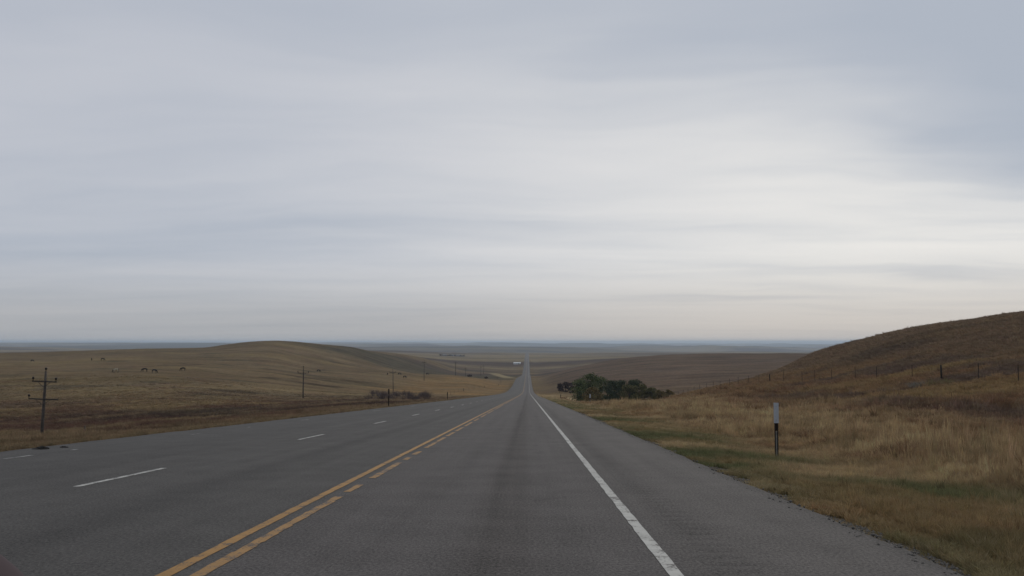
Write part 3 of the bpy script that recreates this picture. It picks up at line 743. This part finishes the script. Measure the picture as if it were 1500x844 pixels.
# ------------------------------------------------------------------ trees and brush
M_bark = simple('grey brown bark', (.075, .062, .050), .95, .4, 5.0, bump=.6)
def leaf_material(name, c1, c2):
    m, t, b = material(name)
    g = t.new('ShaderNodeNewGeometry'); oi = t.new('ShaderNodeObjectInfo')
    n = t.noise(g.outputs['Position'], .55, 4, .6)
    rnd = t.math('MULTIPLY', t.math('SUBTRACT', g.outputs['Random Per Island'], .5), .5)
    f = t.ramp(t.math('ADD', n, rnd), .25, .75)
    c = t.mix(f, (*c1, 1), (*c2, 1))
    t.put(b.inputs['Base Color'], c); b.inputs['Roughness'].default_value = .8; b.inputs['Specular IOR Level'].default_value = .1
    return m
LEAF = {'green': leaf_material('green leaves', (.058, .084, .032), (.150, .165, .062)),
        'dark': leaf_material('dark green leaves', (.034, .048, .024), (.085, .100, .046)),
        'olive': leaf_material('olive turning leaves', (.080, .082, .034), (.19, .165, .066)),
        'gold': leaf_material('yellowing leaves', (.105, .085, .034), (.23, .165, .066)),
        'plum': leaf_material('purplish brown twigs and leaves', (.050, .034, .032), (.115, .080, .068))}
def leaf_cloud(centres, radii, per, size, rg):
    V, n = [], 0
    P_ = []
    for (c, r) in zip(centres, radii):
        v = rg.normal(size=(per, 3)); v /= np.linalg.norm(v, axis=1)[:, None]
        rad = (rg.random(per) ** .45)[:, None]
        P_.append(np.array(c)[None] + v * rad * np.array(r)[None])
    P_ = np.concatenate(P_); n = len(P_)
    a = rg.normal(size=(n, 3)); a /= np.linalg.norm(a, axis=1)[:, None]
    b_ = np.cross(a, rg.normal(size=(n, 3))); b_ /= np.linalg.norm(b_, axis=1)[:, None]
    s = (size * (.6 + .8 * rg.random(n)))[:, None]
    V = np.stack([P_ - a * s, P_ + b_ * s * .55, P_ + a * s, P_ - b_ * s * .55], 1).reshape(-1, 3)
    return V, np.arange(4 * n)
def tree(name, x, dd, hgt, wid, kind, label, trunk_h=.30, clumps=26, per=130, leaf=.20, group=None, cat='tree', seed=0, depth=None):
    rg = np.random.default_rng(seed + 1000)
    g0 = spot(x, dd); root = empty(name, g0)
    mb = MB(); tr = max(.05, hgt * .022); th = hgt * trunk_h
    top = Vector(((rg.random() - .5) * .5, (rg.random() - .5) * .5, hgt * .72))
    mb.tube([(0, 0, -.4), (top.x * .3, top.y * .3, th), tuple(top * .75), tuple(top)], [tr * 1.3, tr, tr * .6, tr * .2], 8)
    cs, rs_ = [], []; hw = wid / 2; hd = (depth or wid) / 2
    for k in range(clumps):
        zt = rg.random(); a = rg.random() * 6.283
        z = hgt * (trunk_h * .55 + (1 - trunk_h * .55) * zt ** .85)
        prof = math.sin(math.pi * min(1, max(.06, (.18 + .80 * (z / hgt - trunk_h * .4))))) ** .7
        q = math.sqrt(rg.random())
        c = (math.cos(a) * hw * .78 * q * prof, math.sin(a) * hd * .78 * q * prof, min(z, hgt * .90))
        r0 = (.135 + .13 * rg.random()) * min(wid, hgt)
        cs.append(c); rs_.append((r0, r0, r0 * .72))
        if k % 3 == 0:
            s0 = Vector((top.x * .3, top.y * .3, th)).lerp(top, rg.random() * .6); e0 = Vector(c)
            mb.tube([s0, s0.lerp(e0, .5) + Vector((0, 0, .15 * hgt * .2)), e0], [tr * .45, tr * .3, tr * .1], 5)
    mb.build('trunk', M_bark, root, True)
    V, idx = leaf_cloud(cs, rs_, per, leaf, rg)
    link(bpy.data.objects.new('crown', np_mesh('crown', V, idx, 4, LEAF[kind])), root)
    tag(root, label, cat, group)
    return root
TG = 'trees of the grove below the slope'
for a in [
  ('deciduous_tree', 846, 296, 7.2, 6.6, 'green', 'rounded mid-green tree at the road end of the grove', .22, 26),
  ('deciduous_tree', 862, 306, 9.9, 8.6, 'green', 'tallest bright green tree of the grove with a rounded top', .25, 34),
  ('deciduous_tree', 879, 312, 9.0, 7.4, 'green', 'green tree in the grove close behind the tallest one', .25, 28),
  ('deciduous_tree', 868, 292, 5.6, 7.4, 'gold', 'low yellowing brownish tree before the tallest green tree', .15, 26),
  ('deciduous_tree', 893, 300, 8.2, 7.8, 'dark', 'very dark green tree in the middle of the grove', .2, 30),
  ('deciduous_tree', 910, 306, 8.2, 7.6, 'dark', 'dark green tree beside the darkest one with bare lower trunk', .25, 28),
  ('deciduous_tree', 921, 297, 6.6, 6.8, 'olive', 'low olive tree with turning leaves at the middle front of the grove', .15, 26),
  ('deciduous_tree', 929, 309, 8.0, 7.2, 'dark', 'dark tree behind the low olive tree', .2, 28),
  ('deciduous_tree', 942, 305, 6.4, 6.8, 'olive', 'medium olive green tree at the slope end of the grove', .2, 26),
  ('deciduous_tree', 954, 302, 4.9, 5.6, 'olive', 'smaller olive tree stepping down to the slope', .2, 22),
  ('deciduous_tree', 968, 290, 4.2, 4.6, 'gold', 'small sparse yellowing tree nearest the wire fence', .35, 14),
  ('deciduous_tree', 979, 292, 3.8, 4.0, 'gold', 'small sparse yellowing tree touching the wire fence line', .35, 12)]:
    tree(*a[:7], trunk_h=a[7], clumps=a[8], group=TG, seed=int(a[1]))
for x, dd, hgt, wid, lb in ((820, 400, 4.2, 4.2, 'dark purplish bush standing alone nearest the road'), (828, 405, 4.6, 4.6, 'dark purplish bush between the lone bush and the grove'), (836, 395, 4.2, 4.0, 'dark purplish bush against the end of the grove')):
    tree('purple_bush', x, dd, hgt, wid, 'plum', lb, .08, 16, 110, .2, 'purplish bushes beside the grove', 'bush', int(x))

# leafless brush beyond the far shoulder
M_twig = simple('purple brown twigs', (.135, .100, .092), .9, .4, 8.0)
def brush(x, dd, hgt, wid, label, mat=None, group='bare brush along the far shoulder', n=90, name='bare_shrub', seed=0):
    rg = np.random.default_rng(seed); V, Fc = [], []
    for k in range(n):
        a = rg.random() * 6.283; q = rg.random() * .35
        b0 = np.array([math.cos(a) * q * wid * .5, math.sin(a) * q * wid * .5, -.05])
        a2 = a + (rg.random() - .5); L = hgt * (.5 + .5 * rg.random()); sp = wid * .5 * rg.random()
        e = np.array([math.cos(a2) * sp, math.sin(a2) * sp, L * math.sqrt(max(.1, 1 - (sp / wid) ** 2))])
        m_ = (b0 + e) / 2 + np.array([0, 0, .08 * hgt])
        fa = rg.random() * 3.14; wv = np.array([math.cos(fa), math.sin(fa), 0]) * (.006 + .007 * rg.random()) * hgt * 1.2
        i0 = len(V); V += [b0 - wv, b0 + wv, m_ - wv * .7, m_ + wv * .7, e]
        Fc += [(i0, i0 + 1, i0 + 3, i0 + 2), (i0 + 2, i0 + 3, i0 + 4)]
        for s_ in range(3):
            tq = .45 + .5 * rg.random(); bb = b0 * (1 - tq) + e * tq + np.array([0, 0, .03 * hgt])
            ee = bb + rg.normal(size=3) * hgt * .16 + np.array([0, 0, .10 * hgt]); i0 = len(V)
            V += [bb - wv * .6, bb + wv * .6, ee]; Fc.append((i0, i0 + 1, i0 + 2))
    me = bpy.data.meshes.new(name); me.from_pydata([tuple(v) for v in V], [], Fc); me.materials.append(mat or M_twig)
    o = link(bpy.data.objects.new(name, me)); o.location = spot(x, dd); tag(o, label, 'shrub', group)
for k in range(40):
    x = 540 + 90 * (k + random.random()) / 40; dd = 170 + 170 * random.random()
    brush(x, dd, 1.0 + 1.1 * random.random(), 3.0 + 2.0 * random.random(), 'leafless purplish shrub in the thicket beyond the far shoulder', n=70, seed=k)
for x, dd, hh_, ww_, lb in ((688, 800, 3.0, 5.5, 'round dark bush at the head of the draw past the golden bank'), (712, 870, 2.2, 5.0, 'low dark bush down in the draw')):
    tree('draw_bush', x, dd, hh_, ww_, 'plum', lb, .06, 14, 80, .35, None, 'bush', x)
M_sage = simple('grey green sage', (.26, .25, .21), .95, .35, 6.0)
M_rab = simple('yellow green rabbitbrush', (.28, .24, .11), .95, .35, 6.0)
for x, dd, hh, ww, m_, lb in ((1338, 80, .85, 2.0, M_sage, 'grey sagebrush below the wire fence, left of the thick wooden post'), (1348, 81, .7, 1.4, M_sage, 'smaller grey sagebrush touching the larger one below the fence'),
                              (1362, 80, .8, 1.6, M_rab, 'yellow-green shrub beside the grey sagebrush below the fence'), (1385, 80, .75, 1.9, M_rab, 'yellow-green shrub at the foot of the thick wooden fence post')):
    brush(x, dd, hh, ww, lb, m_, 'pale shrubs below the fence', 150, 'sagebrush', int(x))

# ------------------------------------------------------------------ grazing horses
def horse_mesh(name, mats, headdark):
    J = [((0, 0, 1.32), .29, .30), ((.38, 0, 1.30), .27, .29), ((.70, 0, 1.33), .27, .30), ((-.38, 0, 1.34), .28, .28), ((-.66, 0, 1.36), .23, .25),
         ((.98, 0, 1.22), .17, .22), ((1.18, 0, .92), .12, .16), ((1.32, 0, .58), .10, .13), ((1.42, 0, .34), .095, .11), ((1.50, 0, .14), .07, .07)]
    Ed = [(0, 1), (1, 2), (0, 3), (3, 4), (2, 5), (5, 6), (6, 7), (7, 8), (8, 9)]
    for s in (-1, 1):
        n = len(J); f_ = .10 * s
        J += [((.66 + f_, .16 * s, .92), .11, .11), ((.66 + f_ * 1.4, .17 * s, .52), .065, .065), ((.64 + f_ * 1.4, .17 * s, .12), .048, .048), ((.69 + f_ * 1.4, .17 * s, .0), .065, .055)]
        Ed += [(2, n), (n, n + 1), (n + 1, n + 2), (n + 2, n + 3)]
        n = len(J); f_ = -.09 * s
        J += [((-.58 + f_, .16 * s, .95), .15, .13), ((-.80 + f_, .17 * s, .54), .072, .068), ((-.72 + f_, .17 * s, .12), .05, .05), ((-.66 + f_, .17 * s, .0), .066, .055)]
        Ed += [(4, n), (n, n + 1), (n + 1, n + 2), (n + 2, n + 3)]
        n = len(J)
        J += [((1.27, .075 * s, .66), .03, .03), ((1.21, .10 * s, .74), .012, .012)]
        Ed += [(7, n), (n, n + 1)]
    n = len(J)
    J += [((-.90, 0, 1.32), .06, .06), ((-1.00, 0, .95), .075, .075), ((-1.02, 0, .55), .03, .03)]
    Ed += [(4, n), (n, n + 1), (n + 1, n + 2)]
    me = bpy.data.meshes.new(name); me.from_pydata([j[0] for j in J], Ed, [])
    o = bpy.data.objects.new(name, me); COL.objects.link(o)
    o.modifiers.new('skin', 'SKIN'); sub = o.modifiers.new('sub', 'SUBSURF'); sub.levels = 1
    for v_, j in zip(me.skin_vertices[0].data, J): v_.radius = (j[1], j[2])
    me.skin_vertices[0].data[0].use_root = True
    dg = bpy.context.evaluated_depsgraph_get(); dg.update()
    nm = bpy.data.meshes.new_from_object(o.evaluated_get(dg)); bpy.data.objects.remove(o)
    nm.name = name; nm.materials.clear()
    for m_ in mats: nm.materials.append(m_)
    for p_ in nm.polygons:
        p_.use_smooth = True
        dark = headdark and (p_.center.x > .92 or p_.center.z < .5 or p_.center.x < -.84)
        p_.material_index = 1 if (dark and len(mats) > 1) else 0
    return nm
M_black = simple('black coat', (.012, .010, .009), .7, .3)
M_bay = simple('dark brown coat', (.030, .021, .015), .7, .3)
M_tan = simple('pale tan coat', (.48, .41, .29), .8, .15)
H_black = horse_mesh('horse', [M_black], False); H_bay = horse_mesh('horse', [M_bay], False); H_tan = horse_mesh('horse', [M_tan, M_black], True)
HG = 'horses grazing on the pasture'
for x, dd, me_, rz, lb in (
  (171, 345, H_tan, math.pi, 'tan horse with dark head and legs grazing on the pasture'),
  (213, 362, H_bay, math.pi + .2, 'dark brown horse grazing between the tan horse and a black one'),
  (227, 350, H_black, -.2, 'black horse grazing beside the dark brown one'),
  (269, 385, H_black, math.pi, 'black horse grazing alone below the knoll foot'),
  (48, 555, H_black, 1.2, 'small dark horse far up the pasture above the two-armed pole'),
  (135, 560, H_bay, 1.9, 'small brown horse far up the pasture, one of a pair'),
  (151, 545, H_black, .2, 'small black horse far up the pasture, one of a pair'),
  (467, 560, H_black, .1, 'small black horse beside the single-armed pole below the knoll'),
  (568, 600, H_bay, 1.5, 'brown horse facing away near the pole behind the brush'),
  (585.5, 625, H_black, .6, 'black horse on the spur above a pale brown one'),
  (593, 585, H_bay, .0, 'brown horse on the spur near the black one'),
  (626, 690, H_black, .4, 'dark horse at the dark edge of the spur by the tall thin pole')):
    o = link(bpy.data.objects.new('horse', me_)); o.location = spot(x, dd) + Vector((0, 0, -.02)); o.rotation_euler = (0, 0, rz + THETA)
    tag(o, lb, 'horse', HG)

# ------------------------------------------------------------------ small things by the road
def lump(name, loc, size, mat, label, cat, seed):
    bm = bmesh.new(); bmesh.ops.create_icosphere(bm, subdivisions=3, radius=1.0)
    for v_ in bm.verts:
        n = float(fbm(np.array([v_.co.x * 3 + seed]), np.array([v_.co.y * 3 + v_.co.z * 2]), 1.0, 3, seed)[0])
        v_.co = Vector((v_.co.x * size[0], v_.co.y * size[1], max(v_.co.z, -.3) * size[2])) * (1 + .55 * n)
    me = bpy.data.meshes.new(name); bm.to_mesh(me); bm.free(); me.materials.append(mat)
    o = link(bpy.data.objects.new(name, me)); o.location = loc; tag(o, label, cat)
M_clod = simple('dark earth', (.022, .019, .016), .95, .4, 18.0, bump=.8)
M_stone = simple('dark reddish stone', (.040, .026, .022), .9, .4, 12.0, bump=.6)
def on_road(X, Y): return Vector((X, Y, float(np.interp(Y, ROAD_Y, ROAD_Zk))))
lump('dirt_clod', on_road(-10.95, 20.6), (.17, .15, .055), M_clod, 'black clump of dirt lying at the edge of the far shoulder', 'dirt', 3)
lump('dirt_clod', on_road(-10.75, 21.2), (.08, .07, .03), M_clod, 'small crumb of dirt beside the black clump on the far shoulder', 'dirt', 5)
s0 = spot(1100, 42); lump('stone', s0 + Vector((0, 0, .42)), (.13, .10, .10), M_stone, 'dark reddish stone poking out of the golden grass', 'stone', 9)

# ------------------------------------------------------------------ far buildings
M_wall = simple('white painted metal', (.80, .80, .78), .6, .05)
M_roof = simple('grey metal roof', (.17, .16, .155), .6, .2)
M_barn = simple('weathered grey boards', (.20, .18, .165), .9, .3)
M_glass = simple('dark window glass', (.03, .035, .04), .2, .2)
def house(x, dd, L, Wd, Hh, rz, wall, label, name='barn', ridge=1.6, cat='building', roof=None):
    g0 = spot(x, dd); g0.z -= .3; root = empty(name, g0, rz)
    MB().box((0, 0, Hh / 2), (L, Wd, Hh)).build('wall', wall, root)
    mb = MB(); o = .35
    prof = [(-Wd / 2 - o, Hh - .12), (0, Hh + ridge), (Wd / 2 + o, Hh - .12), (Wd / 2 + o, Hh + .06), (0, Hh + ridge + .2), (-Wd / 2 - o, Hh + .06)]
    for sx in (-1, 1): mb.v += [(sx * (L / 2 + o), a, c_) for a, c_ in prof]
    mb.f += [(0, 1, 4, 5), (1, 2, 3, 4), (6, 7, 10, 11)[::-1], (7, 8, 9, 10)[::-1]] + [(k, (k + 1) % 6, (k + 1) % 6 + 6, k + 6) for k in range(6)]
    mb.build('roof', roof or M_roof, root)
    gb = MB()
    for sx in (-1, 1):
        xg = sx * (L / 2 - .06); i0 = len(gb.v)
        gb.v += [(xg - .05, -Wd / 2, Hh), (xg - .05, Wd / 2, Hh), (xg - .05, 0, Hh + ridge - .02), (xg + .05, -Wd / 2, Hh), (xg + .05, Wd / 2, Hh), (xg + .05, 0, Hh + ridge - .02)]
        gb.f += [(i0, i0 + 1, i0 + 2), (i0 + 3, i0 + 5, i0 + 4), (i0, i0 + 3, i0 + 4, i0 + 1), (i0 + 1, i0 + 4, i0 + 5, i0 + 2), (i0 + 2, i0 + 5, i0 + 3, i0)]
    gb.build('gable', wall, root)
    MB().box((L * .2, -Wd / 2 - .02, 1.15), (1.1, .08, 2.2)).build('door', M_glass, root)
    for k in (-.3, -.05): MB().box((L * k, -Wd / 2 - .02, 1.7), (1.1, .08, .9)).build('window', M_glass, root)
    tag(root, label, cat)
house(757.5, 1800, 14.0, 7.0, 3.0, THETA, M_wall, 'long low white shed beside the far stretch of highway', 'white_shed', .9, roof=M_wall)
house(651, 2500, 12, 8, 3.2, .3, M_barn, 'grey barn of the far farmstead, at its dark trees', 'barn', 2.0)
house(662, 2560, 9, 7, 2.6, -.2, M_roof, 'white house of the far farmstead', 'farmhouse', 2.2)
house(671, 2620, 14, 9, 3, .1, M_barn, 'long grey shed at the end of the far farmstead', 'barn', 2.2)
for k, (x, dd) in enumerate(((645, 2480), (648, 2530), (655, 2600), (659, 2520), (667, 2570), (675, 2600), (679, 2650))):
    tree('farm_tree', x, dd, 4 + 2 * random.random(), 9 + 6 * random.random(), 'plum', ['dark low tree at the barn end of the far farmstead', 'dark low tree behind the grey barn of the far farmstead', 'dark low tree between the barn and the farmhouse, set back', 'dark low tree before the farmhouse', 'dark low tree between the farmhouse and the long shed', 'dark low tree at the end of the long shed', 'dark low tree out past the long shed'][k], .15, 12, 50, .8, 'trees of the far farmstead', 'tree', k)

# ------------------------------------------------------------------ the car the picture was taken from: its bonnet just below the view
M_car = simple('maroon car paint', (.085, .048, .056), .38, .06, 2.0)
M_tyre = simple('black tyre rubber', (.018, .018, .018), .85, .2)
M_rim = simple('grey alloy', (.30, .30, .31), .4, .1, metal=.7)
M_lamp = simple('headlamp glass', (.45, .45, .47), .15, .1)
CARX = -.76
car = empty('car', (CARX, 0, -EYE), 0); car.rotation_euler = (-math.atan(SLOPE), 0, 0)
def car_shell():
    V = []; us = np.linspace(-1, 1, 33); vs = np.linspace(0, 1, 22)
    for v_ in vs:
        y = .55 + 1.45 * v_
        for u_ in us:
            x = u_ * (.88 - .10 * v_ ** 3)
            z = .885 - .10 * v_ ** 2 - .10 * max(0, v_ - .8) ** 1 * 2
            z += .02 * (1 - u_ * u_) 
            z += .075 * math.exp(-((u_ + .80) / .13) ** 2) * (1 - .5 * v_) + .075 * math.exp(-((u_ - .80) / .13) ** 2) * (1 - .5 * v_)
            if abs(u_) > .92: z -= .35 * ((abs(u_) - .92) / .08)
            V.append((x, y, z))
    n = len(us); i, j = np.meshgrid(np.arange(len(vs) - 1), np.arange(n - 1), indexing='ij')
    return np.array(V), np.stack([i * n + j, i * n + j + 1, (i + 1) * n + j + 1, (i + 1) * n + j], -1).reshape(-1, 4)
Vc, Qc = car_shell()
hood = link(bpy.data.objects.new('bonnet', np_mesh('bonnet', Vc, Qc, 4, M_car, True)), car)
M_dash = simple('dark plum dashboard vinyl', (.044, .025, .030), .75, .08, 3.0)
def dash_shell(x0, x1, y0, y1, zf, n=25, m=13):
    V = []
    for b_ in np.linspace(0, 1, m):
        for a_ in np.linspace(0, 1, n): V.append((x0 + (x1 - x0) * a_, y0 + (y1 - y0) * b_, zf(a_, b_)))
    i, j = np.meshgrid(np.arange(m - 1), np.arange(n - 1), indexing='ij')
    return np_mesh('dashboard', np.array(V), np.stack([i * n + j, i * n + j + 1, (i + 1) * n + j + 1, (i + 1) * n + j], -1).reshape(-1, 4), 4, M_dash, True)
dash = link(bpy.data.objects.new('dashboard', dash_shell(-.86, .86, .40, 1.0, lambda a_, b_: .955 - .30 * max(0, .25 - b_) ** 1.2 - .06 * b_ - .05 * (2 * a_ - 1) ** 4)), car)
hx = -.62 - CARX
ih = dash_shell(hx - .25, hx + .25, .56, .86, lambda a_, b_: .86 + .352 * max(0, 1 - abs(2 * a_ - 1) ** 2.6) ** .385 * math.sqrt(max(0, 1 - (max(0, b_ - .55) / .45) ** 2 * .9)), 41, 17)
ih.name = 'instrument_hood'; link(bpy.data.objects.new('instrument_hood', ih), dash)
MB().box((0, 1.28, .52), (1.66, 1.42, .26)).box((0, 1.92, .50), (1.60, .24, .34)).build('front_body', M_car, car)
for s in (-1, 1):
    wb = MB().tube([(s * .62, 1.25, .31), (s * .83, 1.25, .31)], .31, 24).build('wheel', M_tyre, car, True)
    MB().tube([(s * .83, 1.25, .31), (s * .845, 1.25, .31)], .19, 20).build('rim', M_rim, wb)
    MB().box((s * .58, 2.03, .58), (.34, .06, .15)).build('headlight', M_lamp, car)
tag(car, 'maroon car in the lane, its dark plum dashboard hood just showing', 'car')

# ------------------------------------------------------------------ haze
M_haze = bpy.data.materials.new('haze'); M_haze.use_nodes = True
t = NT(M_haze.node_tree); t.n.clear()
pv = t.new('ShaderNodeVolumePrincipled'); pv.inputs['Color'].default_value = (.76, .88, 1.0, 1); pv.inputs['Density'].default_value = 7.5e-5; pv.inputs['Anisotropy'].default_value = .25
oo = t.new('ShaderNodeOutputMaterial'); t.l.new(pv.outputs[0], oo.inputs['Volume'])
zmin, zmax = float(TZ.min()) - 2, max(float(TZ.max()), 12.0) + 4
hb = MB().box((0, 0, (zmin + zmax) / 2), (100000, 100000, zmax - zmin)).build('haze', M_haze)
hb['kind'] = 'stuff'; tag(hb, 'thin blue haze over the plains', 'haze')
print('haze', zmin, zmax)
